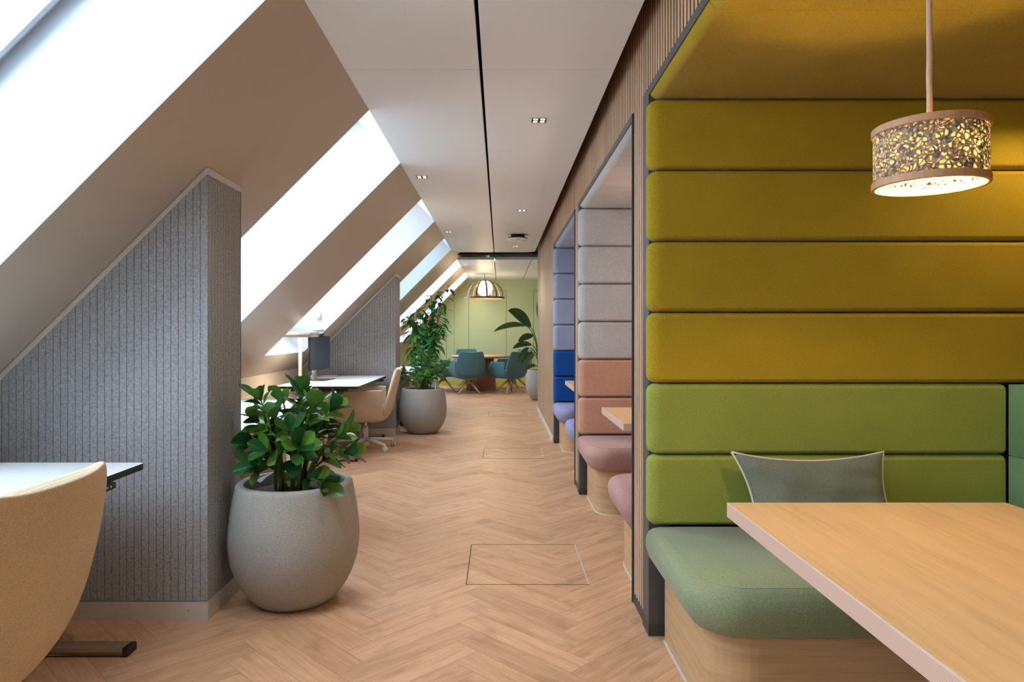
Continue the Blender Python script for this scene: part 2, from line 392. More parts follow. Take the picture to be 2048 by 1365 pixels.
# ---------------------------------------------------------------- left side: knee wall, slope, skylights
mb = MB(); mb.box(-2.47, -2.416, YB, YE, 0, .82 + .03); struct(mb.build('wall_left', 'kneew'))
mb = MB()
def sp(z, off=0): return (z - S0 - Q*off, z + Q*off)      # point on the slope at height z (offset outwards)
def slope_strip(y0, y1, z0, z1):
    mb.prism([sp(z0), sp(z1), sp(z1, .04), sp(z0, .04)], 1, y0, y1)
slope_strip(YB, YE, .80, SKY_BOT - .003); slope_strip(YB, YE, CEIL + .003, 3.05)
prev = YB
for y0, y1 in SKY: slope_strip(prev, y0 - .003, SKY_BOT - .003, CEIL + .003); prev = y1 + .003
slope_strip(prev, YE, SKY_BOT - .003, CEIL + .003)
struct(mb.build('ceiling_slope', 'slope'))
for i, (y0, y1) in enumerate(SKY):
    mb = MB(); d = REV; t = .05; za, zb = SKY_BOT + .035, CEIL - .035
    w = struct(None or (lambda: None)() or bpy.data.objects.new('window_%d' % (i + 1), None)); C.objects.link(w); w.location = (sp(1.76)[0], (y0+y1)/2, 1.76)
    off = Vector(w.location)
    def V(z, o_, y): p = sp(z, o_); return (p[0] - off.x, y - off.y, p[1] - off.z)
    # reveal: four cheeks, as closed slabs standing outside the opening
    rv = MB()
    def slab(z0, z1, ya, yb, o0=.0, o1=d + .08):
        c = [V(z0, o0, ya), V(z1, o0, ya), V(z1, o1, ya), V(z0, o1, ya)]; e = [V(z0, o0, yb), V(z1, o0, yb), V(z1, o1, yb), V(z0, o1, yb)]
        A = [rv.bm.verts.new(p) for p in c]; B = [rv.bm.verts.new(p) for p in e]
        rv.face(None, 0, vs=list(reversed(A))); rv.face(None, 0, vs=B)
        for q in range(4): rv.face(None, 0, vs=[A[q], A[(q+1) % 4], B[(q+1) % 4], B[q]])
    g = .003
    slab(SKY_BOT - g, CEIL + g, y0 - g, y0); slab(SKY_BOT - g, CEIL + g, y1, y1 + g)
    slab(SKY_BOT - g, SKY_BOT, y0, y1); slab(CEIL, CEIL + g, y0, y1)
    o = rv.build('reveal', 'reveal', w)
    rv = MB()
    for (a, b, ya, yb) in ((SKY_BOT, CEIL, y0, y0 + t), (SKY_BOT, CEIL, y1 - t, y1), (SKY_BOT, SKY_BOT + .04, y0 + t, y1 - t), (CEIL - .04, CEIL, y0 + t, y1 - t)):
        slab(a, b, ya, yb, d - .02, d + .05)
    slab(SKY_BOT + .04, CEIL - .04, y1 - t - .022, y1 - t, d - .05, d + .03)
    rv.build('window_frame', 'roofframe', w)
    rv = MB(); rv.face([V(SKY_BOT + .04, d + .02, y0 + t), V(CEIL - .04, d + .02, y0 + t), V(CEIL - .04, d + .02, y1 - t), V(SKY_BOT + .04, d + .02, y1 - t)])
    rv.build('glass_pane', 'glass', w)

# thermostat on the third skylight's cheek
t = thing('wall_control', 'small white wall control on the skylight reveal above the desk lamp', 'wall control', (-2.04, 7.68, 1.43))
rbox(-.03, .03, -.018, 0, -.04, .04, .004, 2).build('control_box', 'whitep', t)
rbox(-.055, .055, -.012, 0, -.16, -.145, .003, 2).build('ledge', 'whitep', t)

# ---------------------------------------------------------------- ceiling
def ceil_panel(x0, x1, y0, y1, rounds=(), name='ceiling'):
    m = MB(); poly = []
    def corner(x, y, sx, sy, r):
        cx, cy = x - sx*r, y - sy*r
        return [(cx + sx*r*math.cos(a), cy + sy*r*math.sin(a)) for a in [R(90*k/6) for k in range(7)]]
    cs = {'00': (x0, y0, -1, -1), '10': (x1, y0, 1, -1), '11': (x1, y1, 1, 1), '01': (x0, y1, -1, 1)}
    for key in ('00', '10', '11', '01'):
        x, y, sx, sy = cs[key]
        if key in rounds:
            p = corner(x, y, sx, sy, .16)
            if key in ('10', '01'): p = list(reversed(p))
            poly += p
        else: poly.append((x, y))
    m.prism(poly, 2, CEIL, CEIL + .045)
    return struct(m.build(name, 'ceil'))
SX = -.09
ceil_panel(-.735, SX - .008, YB, 3.245); ceil_panel(-.735, SX - .008, 3.248, 10.66, ('01',))
ceil_panel(SX + .008, .545, YB, 3.245); ceil_panel(SX + .008, .545, 3.248, 10.66, ('11',))
ceil_panel(-.735, SX - .008, 11.75, YE); ceil_panel(SX + .008, .54, 11.75, YE); ceil_panel(.555, 3.2, 11.75, YE)
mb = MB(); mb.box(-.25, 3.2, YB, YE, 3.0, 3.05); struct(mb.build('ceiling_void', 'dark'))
mb = MB()
mb.tube([(-.70, 11.35, 2.56), (3.1, 11.35, 2.56)], .03, 10); 
o = mb.build('ceiling_pipe', 'black'); tag(o, 'black pipe running across the open gap between the ceiling panels', 'pipe')
mb = MB()
for x in (-.35, -.05, .3):
    mb.tube([(x, YB + .1, 2.66), (x, 11.7, 2.66)], .02, 6)
o = mb.build('ceiling_conduit', 'duct'); tag(o, 'grey conduits in the dark void seen through the ceiling slits', 'conduit'); o['kind'] = 'structure'; del o['category']
# service boxes in the open gap
for i, x in enumerate((-.42, -.02, .3)):
    m = rbox(x - .13, x + .13, 10.95, 11.2, 2.58, 2.72, .01, 2); o = m.build('service_box', 'duct')
    tag(o, ['grey service box in the ceiling gap closest to the skylights', 'grey service box in the middle of the ceiling gap', 'grey service box in the ceiling gap closest to the slatted wall'][i], 'service box', 'service boxes above the ceiling gap')

# downlights: square frames with two by two lamp cells
def make_downlight():
    t = thing('ceiling_downlight', 'x', 'downlight', (0, 0, CEIL), 0, 'recessed square downlights')
    f = MB()
    s, w = .052, .008
    for (a, b, c, d_) in ((-s, s, -s, -s + w), (-s, s, s - w, s), (-s, -s + w, -s + w, s - w), (s - w, s, -s + w, s - w)): f.box(a, b, c, d_, -.004, .0)
    f.build('trim_frame', 'white', t)
    f = MB(); f.box(-s + w, s - w, -s + w, s - w, -.0025, -.0005); f.build('baffle', 'black', t)
    for cx in (-.021, .021):
        for cy in (-.021, .021):
            f = MB(); f.lathe([(.0075, -.0030), (.013, -.0034), (.0145, -.0026)], (cx, cy + .002), 16); f.build('lamp_cell', 'led', t)
    return t
DL = [((.231, 4.02), 'recessed square downlight nearest the mustard booth'),
      ((-.625, 5.486), 'recessed square downlight above the desk lamp bay, by the sloped ceiling'),
      ((.228, 6.99), 'recessed square downlight between the nearest one and the round ceiling antenna'),
      ((-.637, 8.49), 'recessed square downlight by the slope, above the second stone planter'),
      ((.229, 9.92), 'recessed square downlight just behind the round ceiling antenna'),
      ((-.63, 12.6), 'recessed square downlight beyond the ceiling gap, in front of the dome pendant'),
      ((-.64, 15.85), 'recessed square downlight closest to the green wall'),
      ((-.62, 2.50), 'recessed square downlight above the big stone planter, cut by the frame')]
dl0 = make_downlight()
for i, ((x, y), lab) in enumerate(DL):
    o = dl0 if i == 0 else copy_tree(dl0)
    o.location = (x, y, CEIL); o['label'] = lab
EN_DL = 30
for (x, y) in [d[0] for d in DL] + [(.231, .95), (-.62, -.4), (.231, -2.1), (-.62, -3.4), (.9, 13.2), (1.9, 13.2), (.9, 15.3)]:
    light('downlight_beam', 'SPOT', (x, y, CEIL - .012), EN_DL, (1, .88, .78), (0, 0, 0), spot_size=R(110), spot_blend=.8, shadow_soft_size=.045)

# wireless antenna under the ceiling
t = thing('ceiling_antenna', 'round white wireless antenna on a black mount under the ceiling', 'antenna', (.23, 8.75, CEIL))
rbox(-.085, .085, -.06, .06, -.03, 0, .008, 2).build('mount', 'black', t)
m = MB(); m.lathe([(.132, -.050), (.128, -.060), (.118, -.070), (.08, -.080), (.0, -.083)], n=32); dc = m.build('disc', 'antenna', t)
m = MB(); m.lathe([(.02, -.028), (.09, -.029), (.12, -.038), (.132, -.050)], n=32, cap0=True); m.build('shaded_upper_side', 'black', dc)  # disc's upper side coloured black to stand in for its shadow
m = MB(); m.box(-.02, .02, -.121, -.116, -.070, -.065); m.build('badge', 'frame', t)

# ---------------------------------------------------------------- green end wall and closing walls
mb = MB(); mb.box(-2.5, 3.3, YE, YE + .1, 0, 2.95)
struct(mb.build('wall_back', 'green'))
mb = MB(); g = YE - .002
def outline(x0, x1, z0, z1, t=.012, bottom=True):
    mb.box(x0, x0 + t, g, YE, z0, z1); mb.box(x1 - t, x1, g, YE, z0, z1); mb.box(x0 + t, x1 - t, g, YE, z1 - t, z1)
    if bottom: mb.box(x0 + t, x1 - t, g, YE, z0, z0 + t)
outline(-.745, .16, .17, 2.245); outline(.80, 1.72, .17, 2.245); outline(-2.05, -1.265, .17, 1.20)
mb.box(-1.085, -1.079, g, YE, .1, 2.1)
struct(mb.build('trim_1', 'gline'))
mb = MB(); mb.box(-2.4, 3.2, YE - .015, YE, 0, .085); struct(mb.build('baseboard_back', 'lime'))
mb = MB(); mb.box(-2.5, 3.3, YB - .1, YB, 0, 3.0); struct(mb.build('wall_rear', 'white'))
mb = MB(); mb.box(3.2, 3.3, YB, YE, 0, 3.0); struct(mb.build('wall_outer', 'white'))
t = thing('fire_call_point', 'tiny red and white alarm call point on the green wall behind the tall plant', 'alarm call point', (-1.545, YE, 1.44))
rbox(-.05, .05, -.03, 0, -.07, .07, .008, 2).build('housing', 'whitep', t)
rbox(-.03, .03, -.036, -.03, -.035, .035, .003, 1).build('button', 'red', t)

# ---------------------------------------------------------------- right wall of slats
XW = .617
OPEN = [(-.30, 2.806), (3.17, 5.25), (5.61, 7.69)]
HEAD = 2.226
YSL = 11.05
random.seed(5)
mb = MB()
p = .042; y = YB + .02
def in_open(y): return any(a - .022 < y < b + .115 for a, b in OPEN)
while y < YSL - .03:
    mb.cur = random.random()
    zb_ = HEAD + .036 if in_open(y) else .055
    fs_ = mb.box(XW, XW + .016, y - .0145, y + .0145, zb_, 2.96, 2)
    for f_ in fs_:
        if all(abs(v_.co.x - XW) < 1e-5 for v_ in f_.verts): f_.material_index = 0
    y += p
segs = [(YB, OPEN[0][0]), (OPEN[0][1], OPEN[1][0]), (OPEN[1][1], OPEN[2][0]), (OPEN[2][1], YSL)]
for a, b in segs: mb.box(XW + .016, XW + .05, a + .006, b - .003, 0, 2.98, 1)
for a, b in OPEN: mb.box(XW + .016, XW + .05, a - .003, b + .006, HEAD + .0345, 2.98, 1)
mb.cur = .6; mb.box(XW, XW + .05, YSL, YSL + .03, .0, 2.98, 0)
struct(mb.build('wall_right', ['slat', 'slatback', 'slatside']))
mb = MB()
for a, b in ((segs[1][0] + .118, segs[1][1]), (segs[2][0] + .118, segs[2][1])): mb.box(XW + .001, XW + .016, a, b, 0, .052)
struct(mb.build('trim_2', 'plinth'))
mb = MB(); mb.box(XW - .012, XW, OPEN[2][1] + .12, YSL + .03, 0, .05); struct(mb.build('baseboard_right', 'alu'))
mb = MB(); mb.box(XW + .05, 3.2, YSL - .12, YSL + .03, 0, 3.0); struct(mb.build('wall_return', 'white'))
# cores between the booths and behind them
mb = MB()
for a, b in ((OPEN[0][1] + .005, OPEN[1][0] - .005), (OPEN[1][1] + .005, OPEN[2][0] - .005), (OPEN[2][1] + .005, OPEN[2][1] + .16), (-.5, -.31)):
    mb.box(XW + .052, 2.45, a, b, 0, 2.98)
struct(mb.build('wall_partition', 'dark'))
m = MB(); m.box(XW + .002, XW + .014, 11.081, 11.087, 1.47, 1.57)
t = rbox(XW + .005, XW + .045, YSL + .0301, YSL + .042, 1.46, 1.56, .003, 2).build('light_switch', 'black'); m.bm.free()
tag(t, 'small dark light switch on the end of the slatted wall', 'light switch')

# ---------------------------------------------------------------- booths
ROW = .2890; TOP = 2.198
def cushion(x0, x1, y0, y1, z0, z1, face):
    """upholstered roll: face is the y side towards the sitter ('y0' or 'y1'); the hall end (x0) is well rounded"""
    z0 += .0015; z1 -= .0015; zc = (z0 + z1)/2; h = (z1 - z0)/2; r = .036; r2 = .012
    pts = [(x1 - r2 + r2*math.sin(R(a)), z1 - r2 + r2*math.cos(R(a))) for a in (90, 45, 0)]
    xs = [x0 + q for q in (.6, .3, .15, .10, .07)]
    top = pts + [(x, z1) for x in xs] + [(x0 + r - r*math.sin(R(a)), z1 - r + r*math.cos(R(a))) for a in range(0, 91, 15)]
    ol = top + [(x0, zc + h*.4), (x0, zc), (x0, zc - h*.4)] + [(x, 2*zc - z) for x, z in reversed(top)]
    D = abs(y1 - y0); sg = 1 if face == 'y0' else -1; yf, yb = (y0, y1) if sg > 0 else (y1, y0); d = .038
    mb = MB(); rows = [[(x, yb, z) for x, z in ol]]
    for a in range(0, 91, 15):
        k = 1 - math.cos(R(a)); y = yf + sg*d*(1 - math.sin(R(a)))
        rows.append([(x + .05*k*max(0, 1 - (x - x0)/.16) - .010*k*max(0, 1 - (x1 - x)/.1), y, zc + (z - zc)*(1 - .020*k/h)) for x, z in ol])
    V = mb.grid(rows, close_u=True); mb.face(None, 0, True, V[-1])
    return mb
def booth(i, y0, y1, mats, label, xback_low, xback_up, near=True):
    t = thing('upholstered_booth', label, 'booth', (XW, (y0 + y1)/2, 0), 0, 'upholstered booths along the slatted wall')
    ox, oy = XW, (y0 + y1)/2
    up, lo, back_lo, soff = mats
    def add(mb_, name, mat, wn=True): 
        o = mb_.build(name, mat, t, wn=wn); o.matrix_parent_inverse = Matrix.Translation((-ox, -oy, 0)); return o
    f = MB()
    f.box(XW - .005, XW + .080, y1, y1 + .004, 0, HEAD + .034); f.box(XW - .005, XW + .051, y1 + .004, y1 + .115, 0, HEAD + .034); f.box(XW - .005, XW + .046, y0 - .009, y0, 0, HEAD + .034)
    f.box(XW - .005, XW + .046, y0, y1, HEAD, HEAD + .034)
    fr = add(f, 'frame', 'frame', False)
    f = MB(); f.box(XW - .006, XW + .081, y1 - .001, y1 + .004, 0, .05); f.box(XW - .006, XW + .05, y1 + .004, y1 + .116, 0, .05); f.build('plinth', 'plinth', fr)
    for r in range(6):
        z1 = TOP - r*ROW; z0 = z1 - ROW; mat = up if r < 4 else lo; xb = xback_up if r < 4 else xback_low
        add(cushion(.602, xb, y1 - .052, y1 + .004, z0, z1, 'y0'), 'wall_cushion', mat)
        if near: add(cushion(.645, xb, y0 - .004, y0 + .052, z0, z1, 'y1'), 'wall_cushion', mat)
        # back of the booth
        if r < 4: add(rbox(xb, xb + .06, y0 + .0, y1 - .0, z0 + .002, z1 - .002, .02, 3), 'back_cushion', up)
        else: add(rbox(xb, xb + .10, y0 + .0, y1 - .056, z0 + .002, z1 - .002, .035, 4), 'back_cushion', back_lo)
    ys = [y1 - .004]
    while ys[-1] - .79 > y0 + .3: ys.append(ys[-1] - .79)
    ys.append(y0 + .004)
    for b, a in zip(ys[:-1], ys[1:]):
        q = MB(); bx = q.box(.613, xback_up, a + .0008, b - .0008, TOP + .001, HEAD + .03)
        es = [e for e in q.bm.edges if all(abs(v.co.x - .613) < 1e-5 and abs(v.co.z - TOP - .001) < 1e-5 for v in e.verts)]
        bmesh.ops.bevel(q.bm, geom=es, offset=.045, segments=6, affect='EDGES', profile=.5)
        es = [e for e in q.bm.edges if len(e.link_faces) == 2 and e.calc_face_angle(0) > R(60)]
        bmesh.ops.bevel(q.bm, geom=es, offset=.006, segments=2, affect='EDGES', profile=.5)
        for fc in q.bm.faces: fc.smooth = True
        add(q, 'soffit_cushion', soff)
    f = MB(); f.box(XW + .05, 2.44, y0, y1, HEAD + .031, HEAD + .05); add(f, 'soffit_board', 'dark', False)
    return t
booth(0, -.30, 2.806, ('mustard', 'grassg', 'teals', 'mustard'), 'nearest booth, mustard wool panels above two moss green rows', 2.05, 2.34)
booth(1, 3.17, 5.25, ('greyf', 'terra', 'terra', 'greyf'), 'middle booth, light grey wool panels above two terracotta rows', 2.05, 2.34)
booth(2, 5.61, 7.69, ('peri', 'royal', 'royal', 'peri'), 'farthest booth, periwinkle wool panels above two royal blue rows', 2.05, 2.34)

def bench(yback, yfront, mat, label, x1=2.045):
    """bench along a booth side: yback at the wall cushions, yfront towards the table"""
    t = thing('booth_bench', label, 'bench', (XW, (yback + yfront)/2, 0), 0, 'upholstered benches in the booths')
    ox, oy = XW, (yback + yfront)/2; lo, hi = min(yback, yfront), max(yback, yfront); fy = 'y0' if yfront < yback else 'y1'
    inv = Matrix.Translation((-ox, -oy, 0)); sgn = 1 if yfront < yback else -1
    # seat cushion: plan outline swept with a rounded, undercut section
    def outline(d, rc):
        """plan outline shrunk by d; corner radius rc at the hall / front corner"""
        xl = .588 + d; yf = yfront + sgn*d; yb = yback
        pts = [(x1, yb), (xl, yb)]; cx, cy = xl + rc, yf + sgn*rc
        for k in range(9):
            a = R(90*k/8); pts.append((cx - rc*math.cos(a), cy - sgn*rc*math.sin(a)))
        pts.append((x1, yf)); return pts
    prof = [(.10, .300), (.065, .302), (.035, .318), (.014, .345), (.002, .385), (.0, .41), (.004, .432), (.014, .449), (.03, .459), (.06, .4635), (.12, .4645)]
    m = MB(); rows = [[(px, py, z) for px, py in outline(d, max(.02, .15 - d*.6))] for d, z in prof]
    V = m.grid(rows, close_u=True); m.face(None, 0, False, V[0]); m.face(None, 0, True, V[-1])
    st = m.build('seat', mat, t); st.matrix_parent_inverse = inv
    seam = [(px, py, .4625) for px, py in outline(.052, .12)[1:]]
    m = MB(); m.tube(seam, .0016, 5); m.build('seam', mat, st)
    m = MB(); po = outline(.078, .14); 
    m.prism(po, 2, .006, .315); o = m.build('base', 'oakv', t); o.matrix_parent_inverse = inv
    m = MB(); m.prism(outline(.072, .14), 2, 0, .006); o = m.build('floor_joint', 'caulk', t); o.matrix_parent_inverse = inv
    return t
bench(2.754, 2.045, 'sage', 'sage green bench under the moss green cushion rows')
bench(3.222, 3.86, 'rose', 'dusty rose bench tucked behind the slatted column next to the mustard booth')
bench(5.198, 4.56, 'rose', 'dusty rose bench below the terracotta cushions')
bench(5.662, 6.30, 'lav', 'lavender bench peeking out behind the slatted column of the grey booth')
bench(7.638, 7.0, 'lav', 'lavender bench below the royal blue cushions')

def booth_table(x0, x1, y0, y1, label):
    t = thing('booth_table', label, 'table', ((x0+x1)/2, (y0+y1)/2, 0), 0, 'oak tables in the booths'); inv = Matrix.Translation((-(x0+x1)/2, -(y0+y1)/2, 0))
    def add(m, n, mat, par=t, **k): o = m.build(n, mat, par, **k); o.matrix_parent_inverse = inv; return o
    m = MB(); m.box(x0, x1, y0, y1, .7095, .7495, 0, 1); add(m, 'tabletop', ['table', 'band'])
    m = MB(); m.box(x0 - .0006, x0 + .002, y0, y1, .748, .7502); m.box(x0, x1, y1 - .002, y1 + .0006, .748, .7502)
    add(m, 'edge_line', 'caulk')
    xm = (x0 + x1)/2; ym = (y0 + y1)/2
    m = MB(); m.box(xm - .05, xm + .05, ym - .05, ym + .05, .015, .7); add(m, 'column', 'frame')
    m = MB(); m.box(xm - .25, xm + .25, ym - .18, ym + .18, 0, .015); add(m, 'foot_plate', 'frame')
    m = MB(); m.box(xm - .2, xm + .2, ym - .2, ym + .2, .695, .7095); add(m, 'top_plate', 'frame')
booth_table(.6655, 1.485, .56, 2.0, 'large oak table with pinkish striped edge in the mustard booth')
booth_table(.678, 1.5, 3.735, 4.54, 'oak table in the terracotta booth, corner showing past the slatted column')
booth_table(.675, 1.5, 6.21, 7.05, 'oak table in the royal blue booth, only a corner showing')

# pillow on the sage bench
def pillow():
    t = thing('throw_pillow', 'grey-green linen pillow with off-white piping on the sage bench', 'pillow', (1.205, 2.625, .628), 0)
    w, h = .30, .160; n = 24; rows_f, rows_b = [], []; rim = []
    random.seed(8); m = MB(); N = n
    def edge(u, v):
        # pincushion outline: sides curve inwards between the pulled-out corners
        x = u*w*(1 - .10*(1 - v*v)*abs(u)**2) ; z = v*h*(1 - .22*(1 - u*u)*abs(v)**2*(1.0 if v > 0 else .3))
        if u < 0: x += .030*(1 - v)/2*2*abs(u)
        if u > 0: x += .012*(1 - v)/2*abs(u)
        return x, z
    def wr(u, v): return .006*math.sin(7*u + 3*v) * math.cos(5*v - 2*u) + .004*math.sin(13*u*v + 4*v)
    for s, rows in ((1, rows_f), (-1, rows_b)):
        for i in range(N + 1):
            v = -1 + 2*i/N; r = []
            for j in range(N + 1):
                u = -1 + 2*j/N; x, z = edge(u, v); b = max(0, (1 - u**4)*(1 - v**4))**.6
                r.append((x, -s*(b*.062 + (wr(u, v)*b if s > 0 else 0)), z))
            rows.append(r)
    V = m.grid(rows_f); W = m.grid(rows_b)
    bmesh.ops.remove_doubles(m.bm, verts=m.bm.verts[:], dist=.0004)
    o = m.build('cover', 'linen', t)
    ring = [edge(-1 + 2*k/N, 1) for k in range(N + 1)] + [edge(1, 1 - 2*k/N) for k in range(1, N + 1)] + [edge(1 - 2*k/N, -1) for k in range(1, N + 1)] + [edge(-1, -1 + 2*k/N) for k in range(1, N + 1)]
    m = MB(); m.tube([(x, 0, z) for x, z in ring], .0042, 6); m.build('piping', 'piping', t)
    t.rotation_euler = (R(-16), R(0), R(1)); return t
pillow()

# pendant in the nearest booth
def booth_pendant(x, y, label):
    t = thing('pendant_lamp', label, 'pendant lamp', (x, y, 0)); r = .124; zb, zt = 1.612, 1.764; n = 64
    def ring(z0, name):
        m = MB(); h = .018
        prof = [(r - .006, z0), (r + .003, z0), (r + .0045, z0 + .002)]
        for k in range(4): prof += [(r + .0045, z0 + .002 + (k + .2)*h/4.6), (r + .0036, z0 + .002 + (k + .85)*h/4.6)]
        prof += [(r + .003, z0 + h), (r - .006, z0 + h)]
        rows = [[(a*math.cos(2*math.pi*k/n), a*math.sin(2*math.pi*k/n), z) for k in range(n)] for a, z in prof]
        m.grid(rows, close_u=True, close_v=True); m.build(name, 'ring', t)
    ring(zb, 'bottom_ring'); ring(zt - .018, 'top_ring')
    m = MB(); rows = [[((r)*math.cos(2*math.pi*k/n), (r)*math.sin(2*math.pi*k/n), z) for k in range(n)] for z in (zb + .012, (zb + zt)/2, zt - .012)]
    m.grid(rows, close_u=True); m.build('shade', 'straw', t, solid=.002)
    m = MB()
    for a in (0, 60, 120): 
        c, s = math.cos(R(a)), math.sin(R(a)); m.tube([(-c*(r-.005), -s*(r-.005), zt - .012), (c*(r-.005), s*(r-.005), zt - .012)], .003, 6)
    m.lathe([(.014, zt - .016), (.014, zt + .012), (.008, zt + .016), (.006, zt + .022)], n=16, cap0=True, cap1=True); m.build('spider', 'steel', t)
    m = MB(); m.lathe([(.0, zt - .102), (.018, zt - .096), (.028, zt - .08), (.028, zt - .064), (.016, zt - .045), (.013, zt - .03), (.013, zt - .016)], n=20); m.build('bulb', 'bulb', t)
    m = MB(); random.seed(2); m.tube([(.0005*math.sin(k*1.3), .0005*math.cos(k*1.9), zt + .02 + k*(TOP - zt - .02)/14) for k in range(15)], .0068, 10); m.build('cord', 'rope', t)
    return t
booth_pendant(1.07, 1.70, 'drum pendant of pressed straw with two bent wood rings over the oak table')
light('booth_bulb', 'POINT', (1.07, 1.70, 1.672), 30, (1, .70, .36), shadow_soft_size=.03)
for y, c, e in ((4.2, (1, .74, .5), 9), (6.65, (1, .86, .72), 5)):
    light('booth_lamp', 'POINT', (1.2, y, 1.67), e, c, shadow_soft_size=.1)
light('booth_corner_spot', 'SPOT', (2.12, 2.45, 2.19), 16, (1, .74, .40), (R(12), R(8), 0), spot_size=R(120), spot_blend=.7, shadow_soft_size=.03)

# ---------------------------------------------------------------- felt partitions
XP = -1.266
def partition(y0, y1, label):
    t = thing('acoustic_partition', label, 'partition', (XP, y0, 0), 0, 'felt clad partitions under the slope'); inv = Matrix.Translation((-XP, -y0, 0))
    def add(m, n, mat, **k): o = m.build(n, mat, t, **k); o.matrix_parent_inverse = inv; return o
    x0 = -2.41; zt = lambda x: x + S0 - .034; zb = .086; e = .006
    m = MB(); m.prism([(x0, zb), (XP - e, zb), (XP - e, zt(XP - e)), (x0, zt(x0))], 1, y0 + e, y1 - e, 1)
    pitch = .0319; g = .0022; x = XP
    while x > x0 + .001:
        a = max(x0, x - pitch + (g if x - pitch > x0 else 0)); 
        for ya, yb in ((y0, y0 + e), (y1 - e, y1)): m.prism([(a, zb), (x, zb), (x, zt(x)), (a, zt(a))], 1, ya, yb, 0)
        x -= pitch
    y = y0
    m.box(XP - e, XP, y0 + e, y0 + .012, zb, zt(XP), 0)
    n = 12; p_ = (y1 - y0 - .012)/n
    for k in range(n):
        a = y0 + .012 + k*p_ + g; m.box(XP - e, XP, a, a + p_ - g if k < n - 1 else y1, zb, zt(XP), 0)
    add(m, 'felt_cladding', ['felt', 'groove'])
    m = MB(); m.prism([(x0, zt(x0)), (XP + .0, zt(XP)), (XP + .0, zt(XP) + .030), (x0, zt(x0) + .030)], 1, y0 - .004, y1 + .004); add(m, 'top_trim', 'alu')
    m = MB(); h = .082; m.box(x0, XP + .003, y0 - .003, y1 + .003, 0, h); add(m, 'skirting', 'alu')
    m = MB()
    m.lathe([(.003, 0), (.003, .002)], n=10, cap0=True, cap1=True)
    bmesh.ops.rotate(m.bm, verts=m.bm.verts[:], cent=(0, 0, 0), matrix=Matrix.Rotation(R(90), 3, 'X'))
    bmesh.ops.translate(m.bm, verts=m.bm.verts[:], vec=(XP - .08, y0 - .003, .045)); add(m, 'screw', 'steel')
partition(2.957, 3.34, 'grey felt partition with vertical grooves beside the big stone planter')
partition(8.295, 8.66, 'grey felt partition behind the monitor desk and the second planter')

# ---------------------------------------------------------------- desks
def make_desk():
    t = thing('standing_desk', 'x', 'desk', (0, 0, 0), 0, 'height adjustable desks under the skylights')
    # local: x -.41 .. .41 (depth), y -.82 .. .82 (length), top .73
    m = rbox(-.405, .405, -.82, .82, .705, .7295, .0, 1, [('x0y0', .02), ('x1y0', .02), ('x0y1', .02), ('x1y1', .02)])
    for f in m.bm.faces: f.smooth = False; f.material_index = 0 if f.normal.z > .5 else 1
    m.bm.normal_update()
    for f in m.bm.faces: f.material_index = 0 if f.calc_center_median().z > .7294 else 1
    m.build('desktop', ['desktop', 'deskedge'], t)
    for s in (-1, 1):
        m = rbox(-.05, .05, s*.75 - .035, s*.75 + .035, .03, .69, .006, 2); lg = m.build('leg', 'taupe', t, wn=True)
        m = rbox(-.37, .37, s*.75 - .032, s*.75 + .032, .006, .034, .004, 2); m.build('foot', 'taupe', lg, wn=True)
        m = MB()
        for q in (-1, 1):
            m.prism([(s*.75 - .034, .002), (s*.75 + .034, .002), (s*.75 + .034, .032), (s*.75 - .034, .036)], 0, q*.37, q*.39)
        m.box(-.36, .36, s*.75 - .03, s*.75 + .03, 0, .006); m.build('end_cap', 'black', lg)
        m = MB(); m.box(-.3, .3, s*.75 - .03, s*.75 + .03, .68, .705); m.build('top_bracket', 'black', lg)
    m = MB(); m.box(-.04, .04, -.75, .75, .66, .69); m.build('crossbar', 'black', t)
    m = rbox(.33, .42, .50, .585, .682, .704, .005, 2); hs = m.build('handset', 'black', t, wn=True)
    m = MB(); m.box(.4201, .4206, .525, .535, .690, .696); m.box(.4201, .4206, .548, .558, .690, .696); m.build('button', 'alu', hs)
    return t
desk = make_desk(); desk.location = (-1.82, 1.905, 0); desk['label'] = 'standing desk behind the nearest beige chair, dark handset under its edge'
dup(desk, (-1.775, 4.42, 0), 0, 'standing desk mostly hidden by the leaves of the big stone planter')
dup(desk, (-1.765, 7.37, 0), 0, 'standing desk carrying the monitor and the desk lamp')

# monitor on the far desk
t = thing('computer_monitor', 'dark switched-off monitor on a pale stand on the desk by the felt partition', 'monitor', (-1.975, 7.43, .7305), R(-8))
m = MB(); m.box(-.10, .13, -.16, .16, 0, .008); m.build('base', 'frame', t)
rbox(-.055, -.04, -.045, .045, .008, .42, .004, 2).build('stand', 'whitep', t, wn=True)
rbox(-.04, .0, -.03, .03, .28, .34, .004, 2).build('mount', 'black', t, wn=True)
m = rbox(.0, .022, -.27, .27, .115, .475, .004, 2); mon = m.build('display', 'black', t, wn=True)
m = MB(); m.face([(.0225, -.262, .123), (.0225, .262, .123), (.0225, .262, .467), (.0225, -.262, .467)]); m.build('screen', 'screen', mon)
t = rbox(-.03, .03, -.05, .05, 0, .03, .01, 3).build('webcam', 'black', wn=True); t.location = (-1.957, 7.43, 1.2057); tag(t, 'small black webcam on top of the monitor', 'webcam')
